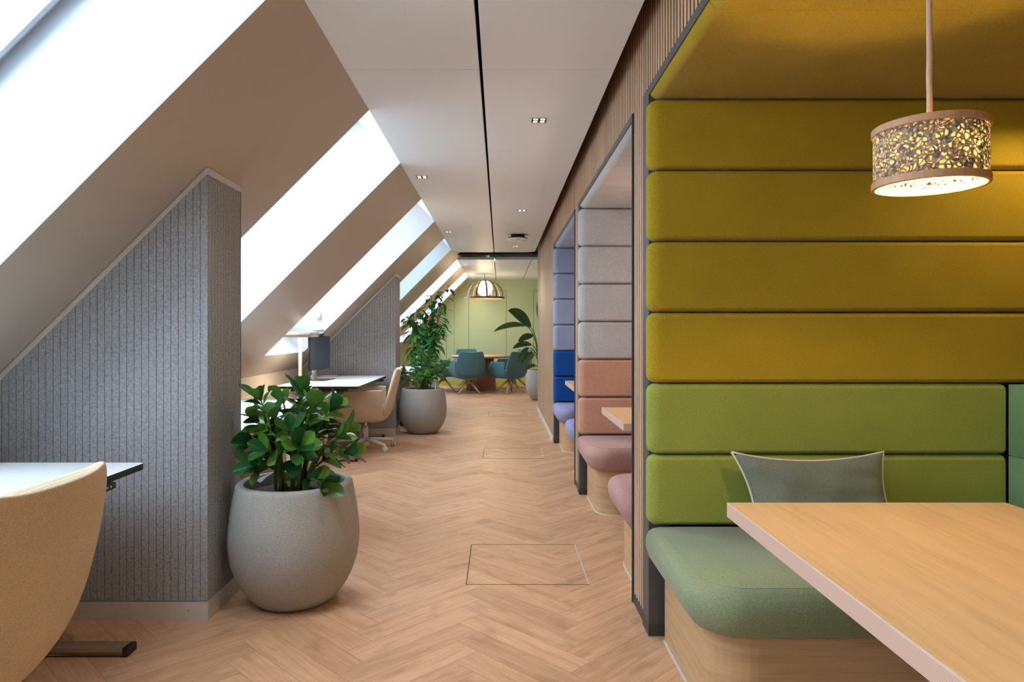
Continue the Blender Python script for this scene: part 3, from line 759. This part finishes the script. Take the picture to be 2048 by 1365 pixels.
# T-shaped desk lamp
t = thing('desk_lamp', 'pale T-shaped desk lamp with a flat horizontal head on the monitor desk', 'desk lamp', (-2.035, 6.96, .7300))
rbox(-.10, .14, -.10, .10, 0, .008, .004, 2).build('base', 'whitep', t, wn=True)
rbox(-.014, .014, -.014, .014, .008, .475, .003, 2).build('post', 'alu', t, wn=True)
hd = rbox(-.125, .15, -.15, .15, .470, .522, .004, 2).build('head', 'lamphead', t, wn=True)
m = MB(); m.box(-.115, .14, -.14, .14, .5225, .5240); m.build('uplight', 'led', hd)
light('desk_lamp_glow', 'AREA', (-2.02, 6.96, 1.262), 9, (1, .78, .55), (R(180), 0, 0), shape='RECTANGLE', size=.22, size_y=.25)
light('desk_lamp_down', 'AREA', (-2.02, 6.96, 1.192), 9, (1, .78, .55), (0, 0, 0), shape='RECTANGLE', size=.22, size_y=.25)
t = rbox(-.09, .09, -.07, .07, 0, .012, .004, 2).build('desk_phone', 'whitep', wn=True); t.location = (-2.0, 7.98, .7301); t.name = 'notepad'
tag(t, 'small white pad lying behind the monitor on the desk', 'notepad')
# radiator on the knee wall
t = thing('radiator', 'white finned radiator along the low wall behind the hidden desk', 'radiator', (-2.36, 6.2, 0))
m = MB(); m.box(-.045, .05, -1.6, 1.6, .12, .60); m.build('body', 'white', t)
m = MB(); k = -1.6
while k < 1.6: m.box(-.045, .06, k, k + .012, .60, .63); k += .03
m.build('fin_row', 'white', t)
m = MB(); m.box(-.05, -.04, -1.6, 1.6, .08, .635); m.build('bracket', 'white', t)
for s in (-1.4, 1.4): m = MB(); m.box(-.02, .02, s - .02, s + .02, 0, .12); m.build('foot', 'white', t)

# ---------------------------------------------------------------- chairs
def shell_parts(t, mat, hw=.0, lift=0):
    # arm and seat tub
    m = MB(); rows = []
    ys = [-.31, -.304, -.29, -.25, -.19, -.175, -.10, 0, .08, .15, .20]
    for y in ys:
        q = (y + .31)/.51; w = .322 - .055*q
        zt = .445 + .025*min(1, (y + .31)/.02) if y < -.289 else .47 + (.65 - .47)*min(1, (y + .29)/.10)
        zb = .335 + (.055 if y < -.30 else .02 if y < -.28 else 0) + (.012 if y > .16 else 0)
        half = [(w + .008, zt), (w + .0085, zt - .012), (w + .012, zt - (zt - zb)*.35), (w + .002, zt - (zt - zb)*.65), (w - .03, zb + .028), (w - .075, zb + .006), (w*.4, zb), ]
        rows.append([(-x, y, z + lift) for x, z in half] + [(0, y, zb + lift)] + [(x, y, z + lift) for x, z in reversed(half)])
    m.grid(rows); tub = m.build('seat_shell', mat, t, sub=2, solid=.034, recalc=False)
    # upright pad
    m = MB(); rows = []
    prof = [(0, .335, .10, .09), (.05, .338, .155, .145), (.12, .354, .20, .192), (.22, .40, .232, .246), (.38, .48, .255, .284), (.55, .57, .275, .290), (.72, .68, .300, .282), (.86, .775, .322, .260), (.94, .825, .333, .242), (.985, .855, .339, .226), (1, .860, .340, .215)]
    for v, z, y, w in prof:
        w = w + hw; r = []
        for k in range(13):
            u = -1 + k/6; r.append((u*w, y - .05*u*u*(1 - .55*v) - .012*abs(u)**6, z + lift - (.012*u**4 if v > .9 else 0)))
        rows.append(r)
    m.grid(rows); bk = m.build('backrest', mat, t, sub=2, solid=.046, recalc=False)
    rbox(-.255, .255, -.285, .19, .385 + lift, .468 + lift, .038, 4, [('x0y0', .06), ('x1y0', .06)]).build('seat', mat, t, wn=True)
def make_task_chair(label, lift=0):
    t = thing('office_chair', label, 'chair', (0, 0, 0), 0, 'beige swivel chairs at the desks')
    shell_parts(t, 'beige', 0, lift)
    m = MB(); m.lathe([(.028, .105), (.028, .24), (.024, .242)], n=16, cap0=True); m.lathe([(.05, .318 + lift), (.05, .336 + lift)], n=16, cap0=True, cap1=True); cl = m.build('column', 'whitep', t)
    m = MB(); m.lathe([(.016, .24), (.016, .32 + lift)], n=12); m.build('gas_lift', 'steel', cl)
    m = MB(); m.lathe([(.028, .03), (.034, .05), (.036, .10), (.032, .125)], n=16, cap0=True, cap1=True)
    for k in range(5):
        a = R(72*k + 44); c, s = math.cos(a), math.sin(a)
        m.tube([(.02*c, .02*s, .100), (.15*c, .15*s, .092), (.315*c, .315*s, .07)], [.026, .021, .015], 8)
    st = m.build('star_base', 'whitep', t)
    for k in range(5):
        a = R(72*k + 44); x, y = .315*math.cos(a), .315*math.sin(a)
        m = MB()
        for s in (-1, 1):
            rows = []
            nx, ny = math.cos(a + R(60)), math.sin(a + R(60))
            dirv = Vector((nx, ny, 0)); prof = [(.0, .0), (.022, .0), (.029, .003), (.029, .014), (.022, .017), (0, .017)]
            side = Vector((-ny, nx, 0))
            for r_, d_ in prof: rows.append([Vector((x, y, .0295)) + side*(s*(.004 + d_)) + (dirv*math.cos(2*math.pi*j/16) + Vector((0, 0, 1))*math.sin(2*math.pi*j/16))*r_ for j in range(16)])
            V = m.grid(rows, close_u=True)
        m.tube([(x, y, .03), (x, y, .068)], .008, 8)
        ca = m.build('caster', 'whitep', t)
        m = MB(); rows = []
        for s in (-1, 1):
            c0 = Vector((x, y, .0295))
            rows = [[c0 + side*(s*d_) + (dirv*math.cos(2*math.pi*j/16) + Vector((0, 0, 1))*math.sin(2*math.pi*j/16))*.0295 for j in range(16)] for d_ in (.009, .017)]
            m.grid(rows, close_u=True)
        m.build('tread', 'rubber', ca)
    return t
ch = make_task_chair('beige office chair beside the monitor desk, white star base in full view')
ch.location = (-1.440, 7.33, 0); ch.rotation_euler = (0, 0, R(-84))
dup(ch, (-1.44, 4.30, 0), R(-92), 'beige office chair half hidden behind the foliage of the big stone planter')
ch1 = make_task_chair('beige office chair in the front corner, woven back cut off by the frame', .03)
ch1.location = (-1.445, 1.675, 0); ch1.rotation_euler = (0, 0, R(-90))

def make_wood_chair():
    t = thing('meeting_chair', 'x', 'chair', (0, 0, 0), 0, 'teal chairs around the round table')
    shell_parts(t, 'teal')
    m = MB(); m.lathe([(.05, .335), (.05, .315), (.042, .30), (.04, .215), (.03, .205)], n=16, cap1=True); m.build('hub', 'ltwood', t)
    for k in range(4):
        a = R(90*k + 40); c, s = math.cos(a), math.sin(a)
        m = MB(); m.tube([(.02*c, .02*s, .275), (.315*c, .315*s, .008)], [.020, .0165], 10); m.build('leg', 'ltwood', t)
    return t
TC = (-.40, 14.75)
wc = make_wood_chair()
spots = [(-.64, 13.92, 'teal chair with its back to the hall, closest to the planters'),
         (.20, 14.02, 'teal chair with wooden legs standing next to the big-leaved plant'),
         (-1.20, 14.55, 'teal chair seen from the side, partly behind the bushy planter'),
         (-.68, 15.62, 'teal chair across the round table, only its top edge above the closest chair'),
         (.32, 15.35, 'teal chair across the round table, behind the chair next to the big-leaved plant')]
for i, (x, y, lab) in enumerate(spots):
    dx, dy = TC[0] - x, TC[1] - y; rz = math.atan2(dx, -dy) if True else 0
    if i == 0: o = wc; o.location = (x, y, 0); o.rotation_euler = (0, 0, R(158 + 35)); o['label'] = lab
    else: o = dup(wc, (x, y, 0), rz, lab)

# round meeting table
t = thing('round_meeting_table', 'round oak table on a fluted walnut pedestal between the teal chairs', 'table', (TC[0], TC[1], 0))
m = MB(); m.lathe([(.0, .705), (.60, .705), (.655, .722), (.66, .735), (.66, .748), (.0, .748)], n=64); m.build('tabletop', 'ring', t)
m = MB(); n = 120
rows = []
for z, r in ((0, .315), (.02, .315), (.69, .26), (.705, .26)):
    rows.append([((r + (.008 if k % 4 < 2 else 0))*math.cos(2*math.pi*k/n), (r + (.008 if k % 4 < 2 else 0))*math.sin(2*math.pi*k/n), z) for k in range(n)])
m.grid(rows, close_u=True, smooth=False); m.build('pedestal', 'walnut', t)
m = MB(); m.lathe([(.34, .69), (.34, .705)], n=40, cap0=True); m.build('top_plate', 'black', t)
t = MB(); t.lathe([(.0, 0), (.055, 0), (.055, .006), (.0, .008)], n=24); o = t.build('cable_port', 'black'); o.location = (TC[0] + .02, TC[1] - .05, .7483); tag(o, 'small dark round cable port in the round table top', 'cable port')

# dome pendant
t = thing('dome_pendant', 'open wooden dome pendant with a glowing globe over the round table', 'pendant lamp', (-.325, 14.6, 0))
m = MB(); n = 64; r = .42
rows = [[(a*math.cos(2*math.pi*k/n), a*math.sin(2*math.pi*k/n), z) for k in range(n)] for a, z in ((r - .012, 1.965), (r + .006, 1.965), (r + .006, 2.005), (r - .012, 2.005))]
m.grid(rows, close_u=True, close_v=True, smooth=False); m.build('ring', 'domew', t)
for k in range(12):
    a = R(30*k + 8); m = MB(); c, s = math.cos(a), math.sin(a); rows = []
    for j in range(11):
        q = R(90*j/10); rr = .05 + (r - .05)*math.cos(q)**.9; z = 2.0 + .36*math.sin(q); 
        tx, ty = -s, c
        for_r = [(rr*c + tx*w_ , rr*s + ty*w_, z + dz) for w_, dz in ((-.019, 0), (.019, 0))]
        inn = [((rr - .008)*c + tx*w_, (rr - .008)*s + ty*w_, z - .006) for w_ in (.019, -.019)]
        rows.append(for_r + inn)
    m.grid(rows, close_u=True, smooth=False); m.build('rib', 'domew', t)
m = MB(); m.lathe([(.0, 2.375), (.06, 2.372), (.075, 2.36), (.07, 2.345), (.0, 2.34)], n=24); m.build('hub', 'domew', t)
m = MB(); m.tube([(0, 0, 2.37), (0, 0, CEIL)], .004, 6); m.build('cord', 'black', t)
m = MB(); gr = .17; m.lathe([(max(.0005, gr*math.sin(R(180*k/16))), 2.19 - gr*math.cos(R(180*k/16))) for k in range(17)], n=32); m.build('globe', 'globe', t)
light('globe_glow', 'POINT', (-.325, 14.6, 2.0), 30, (1, .72, .42), shadow_soft_size=.17)

# ---------------------------------------------------------------- plants
def leaf(m, base, d, up, L, W, kind='ovate', droop=.25, fold=.12, nseg=7):
    """a curved leaf blade starting at base, heading along d"""
    d = d.normalized(); side = d.cross(up)
    if side.length < 1e-3: side = d.orthogonal()
    side.normalize(); nrm = side.cross(d).normalized()
    P = {'obovate': [.08, .28, .52, .75, .92, 1.0, .96, .74, .14], 'ovate': [.05, .55, .9, 1.0, .88, .65, .35, .02], 'lance': [.05, .5, .8, 1, .9, .66, .35, .01]}[kind]
    rows = []
    for i, wf in enumerate(P):
        q = i/(len(P) - 1); c = base + d*(L*q*(1 - .25*droop*q)) - nrm*(0) + Vector((0, 0, -1))*(droop*L*q*q) 
        hw = W*.5*wf
        rows.append([c - side*hw + nrm*(fold*hw*1.6), c - side*hw*.5 + nrm*(fold*hw*.5), c, c + side*hw*.5 + nrm*(fold*hw*.5), c + side*hw + nrm*(fold*hw*1.6)])
    m.cur = random.random()**1.6
    m.grid(rows)
def pot_profile(s=1.0):
    return [(r*s, z*s) for r, z in [(.14, 0), (.165, .004), (.19, .022), (.215, .05), (.243, .09), (.267, .14), (.285, .195), (.2945, .25), (.297, .30), (.294, .36), (.287, .42), (.277, .48), (.266, .535), (.263, .549), (.258, .5545), (.250, .556), (.232, .556), (.227, .552), (.226, .54), (.232, .46)]]
def planter(name, label, loc, s=1.0):
    t = thing(name, label, 'potted plant', loc)
    m = MB(); m.lathe(pot_profile(s), n=72, cap0=True); pt = m.build('planter', 'pot', t)
    random.seed(4); m = MB(); n = 28
    rows = [[(max(.001, a)*math.cos(2*math.pi*k/n), max(.001, a)*math.sin(2*math.pi*k/n), (.508 + random.uniform(-.006, .008) + .012*(1 - a/.23))*s) for k in range(n)] for a in (.231*s, .19*s, .14*s, .09*s, .04*s, .0)]
    m.grid(rows, close_u=True); m.build('soil', 'soil', t)
    return t
def bez(p0, p1, p2, n):
    return [p0*(1-q)**2 + p1*2*q*(1-q) + p2*q*q for q in [i/n for i in range(n + 1)]]
def bush(t, seed, tips, lf, mat, L=(.085, .12), wr=.62, zs=.515, stake=True, r_in=.09, q0=.30):
    random.seed(seed); st = MB(); fo = MB()
    for (tx, ty, tz) in tips:
        a = math.atan2(ty, tx); rr = random.uniform(.02, r_in); b = Vector((rr*math.cos(a + random.uniform(-.6, .6)), rr*math.sin(a + random.uniform(-.6, .6)), zs))
        tip = Vector((tx, ty, tz)); mid = (b + tip)/2 + Vector((-tx*.25, -ty*.25, .05)); N = 10
        pts = bez(b, mid, tip, N); st.tube(pts, [.0085 - .0045*i/N for i in range(N + 1)], 7)
        ln = sum((pts[i+1] - pts[i]).length for i in range(N)); tw = random.uniform(0, 3)
        nn = max(2, int(ln*(1.08 - q0)/.043))
        for k in range(nn):
            q = q0 + (1 - q0)*(k + .5)/nn; i = min(N - 1, int(q*N)); f = q*N - i; p = pts[i].lerp(pts[i+1], f); tg = (pts[i+1] - pts[i]).normalized()
            a0 = tg.orthogonal().normalized(); b0 = tg.cross(a0); ang = tw + k*R(90)
            for s in (0, math.pi):
                if random.random() < .12: continue
                out = a0*math.cos(ang + s) + b0*math.sin(ang + s); dd = out*.9 + tg*random.uniform(.25, .7) + Vector((0, 0, .12))
                l_ = random.uniform(*L)*(1 - .15*q); leaf(fo, p + out*.004, dd, tg, l_, l_*random.uniform(wr - .06, wr + .06), lf, random.uniform(.05, .35), .16)
        tg = (pts[-1] - pts[-2]).normalized()
        for k in range(4):
            a0 = tg.orthogonal().normalized(); b0 = tg.cross(a0); ang = tw + k*R(90) + .5; out = a0*math.cos(ang) + b0*math.sin(ang)
            l_ = random.uniform(.55, .95)*L[1]; leaf(fo, pts[-1], out*.6 + tg*.9, tg, l_, l_*wr*.9, lf, random.uniform(-.05, .15), .18)
    st.build('stem', 'stem', t); fo.build('foliage', mat, t, recalc=False)
p1 = planter('potted_clusia', 'glossy round-leaved plant in the big speckled stone planter by the felt partition', (-.960, 3.2, 0))
bush(p1, 11, [(-.14, -.05, .93), (-.17, .0, .84), (-.16, -.09, .75), (-.06, -.1, .85), (.03, .0, .96), (.0, .08, .93), (.09, -.06, .89), (.15, .05, .87), (.20, -.04, .76), (-.16, .08, .80), (-.07, -.15, .72), (.07, -.16, .74), (.16, -.15, .58), (-.09, .12, .90), (.12, .14, .85), (.02, .17, .80), (.20, .10, .77), (.22, .02, .68), (.02, -.13, .80), (-.12, -.16, .66)], 'obovate', 'clusia', (.10, .15), .60, q0=.42)
st = MB()
for x, y in ((-.04, -.05), (.05, -.02), (.01, .06)): st.tube([(x, y, .5), (x*1.2, y*1.2, .82)], .004, 6)
st.build('support_stake', 'black', p1)
p2 = planter('potted_shrub', 'bushy green plant in a stone planter at the end of the second partition', (-.957, 8.5, 0), 1.0)
bush(p2, 23, [(-.2, -.08, .78), (-.1, -.12, .92), (.0, -.05, 1.02), (.08, 0, .96), (.15, -.1, .88), (.24, -.06, .80), (.29, .0, .86), (.18, .1, .74), (-.05, .1, .98), (-.16, .06, .88), (.03, -.18, .74), (-.06, -.2, .70), (.12, -.18, .72), (.02, .16, .9), (-.22, .02, .66), (.08, -.12, .82)], 'obovate', 'clusia2', (.085, .12), .6)
m = MB(); m.box(.165, .175, -.15, -.14, .5, .64); m.build('water_gauge', 'alu', p2)
p3 = planter('tall_leafy_plant', 'tall plant with many pointed leaves rising behind the bushy planter to the skylights', (-1.235, 10.98, 0), .9)
random.seed(31); st = MB(); fo = MB()
for k in range(17):
    a = random.uniform(0, 6.28); b = Vector((.1*math.cos(a), .1*math.sin(a), .46)); 
    tip = Vector((random.uniform(-.26, .38), random.uniform(-.28, .2), 0)); tip.z = min(random.uniform(1.25, 1.85), 1.50 + tip.x*.9 + .2)
    if k == 0: tip = Vector((.43, -.12, 2.0))
    if k == 1: tip = Vector((.34, -.2, 1.88))
    if k == 2: tip = Vector((.22, .0, 1.82))
    if k == 3: tip = Vector((.30, -.1, 1.6))
    if k == 4: tip = Vector((.12, -.15, 1.72))
    if k == 5: tip = Vector((.32, -.15, 1.35))
    mid = Vector((b.x*1.2 + tip.x*.15, b.y + tip.y*.2, tip.z*.62)); N = 14; pts = bez(b, mid, tip, N)
    st.tube(pts, [.010 - .006*i/N for i in range(N + 1)], 6)
    for j in range(26):
        q = .22 + .78*j/25; i = min(N - 1, int(q*N)); p = pts[i].lerp(pts[i+1], q*N - i)
        ang = j*2.4 + k; out = Vector((math.cos(ang), math.sin(ang), random.uniform(-.3, .5))); pe = p + out.normalized()*random.uniform(.03, .08)
        st.tube([p, pe], .002, 4, caps=False); l_ = random.uniform(.13, .20)
        leaf(fo, pe, out + Vector((0, 0, -.2)), Vector((0, 0, 1)), l_, l_*random.uniform(.40, .56), 'lance', random.uniform(.15, .6), .1)
st.build('stem', 'cane', p3); fo.build('foliage', 'tallleaf', p3, recalc=False)
# big-leaved plant beyond the slatted wall
p4 = planter('big_leaved_plant', 'plant with long broad dark leaves in a planter behind the slatted wall', (.775, 12.65, 0))
def px(u, v, Y): return Vector(((u - 999.5)*Y/1365.33 - .775, Y - 12.65, 1.25 - (v - 665)*Y/1365.33))
st = MB(); random.seed(7)
BL = [((1060, 655), (1016, 622), .20, 12.45, .30, -.2), ((1050, 652), (987, 664), .105, 12.35, .22, .30), ((1066, 672), (1036, 684), .12, 12.3, .2, .1), ((1062, 690), (1025, 698), .11, 12.3, .25, .15),
      ((1056, 696), (1036, 726), .10, 12.4, .2, .3), ((1066, 706), (1042, 728), .10, 12.5, .25, .25), ((1068, 710), (1052, 724), .09, 12.35, .2, .2), ((1071, 732), (1050, 741), .07, 12.35, .3, .1),
      ((1092, 650), (1112, 610), .15, 12.6, .3, .1), ((1100, 680), (1135, 690), .13, 12.6, .3, .2), ((1090, 700), (1120, 730), .12, 12.5, .3, .2), ((1078, 640), (1080, 600), .12, 12.9, .3, .1)]
for i, (b, tp, w, Y, bow, dr) in enumerate(BL):
    B = px(b[0], b[1], Y); T = px(tp[0], tp[1], Y - .08); root = Vector((random.uniform(-.06, .06), random.uniform(-.06, .06), .51))
    st.tube(bez(root, Vector((root.x*.6 + B.x*.4, (root.y + B.y)/2, B.z*.95 + .05)), B, 10), [.012 - .0005*k for k in range(11)], 7)
    fo = MB(); fo.cur = random.random(); mid = (B + T)/2 + Vector((0, 0, bow*(T - B).length)); cv = bez(B, mid, T, 12); rows = []
    for k, c in enumerate(cv):
        q = k/12; hw = w*.5*max(.02, math.sin(math.pi*min(1, q*.93 + .07))**.75); tg = (cv[min(12, k+1)] - cv[max(0, k-1)]).normalized()
        side = tg.cross(Vector((.10, -.93, .32))).normalized(); nr = side.cross(tg)
        rows.append([c + side*hw*x + nr*(.22*hw*abs(x)) for x in (-1, -.66, -.33, 0, .33, .66, 1)])
    fo.grid(rows); fo.build('leaf', 'bigleaf', p4, recalc=False)
st.build('stem', 'stem', p4)

# low cabinet beyond the second partition
t = thing('low_cabinet', 'brown cabinet with a pale top and dark edge behind the second planter', 'cabinet', (-1.6, 9.75, 0))
m = MB(); m.box(-.42, .40, -.70, .74, .06, .70); m.build('body', 'taupe', t)
m = MB(); m.box(-.40, .38, -.68, .72, 0, .06); m.build('plinth', 'plinth', t)
m = MB(); m.box(-.44, .44, -.75, .76, .702, .7275, 0, 1); m.build('top', ['desktop', 'deskedge'], t)
m = MB(); m.box(.4, .404, -.002, .002, .07, .69); m.build('door_gap', 'deskedge', t)
# power cable on the floor near the table
m = MB(); random.seed(1); m.tube([(-1.62 + .1*k, 15.0 + .12*math.sin(k*1.1), .008) for k in range(12)], .006, 6); o = m.build('floor_cable', 'black'); tag(o, 'thin dark cable lying on the floor beside the round table', 'cable')
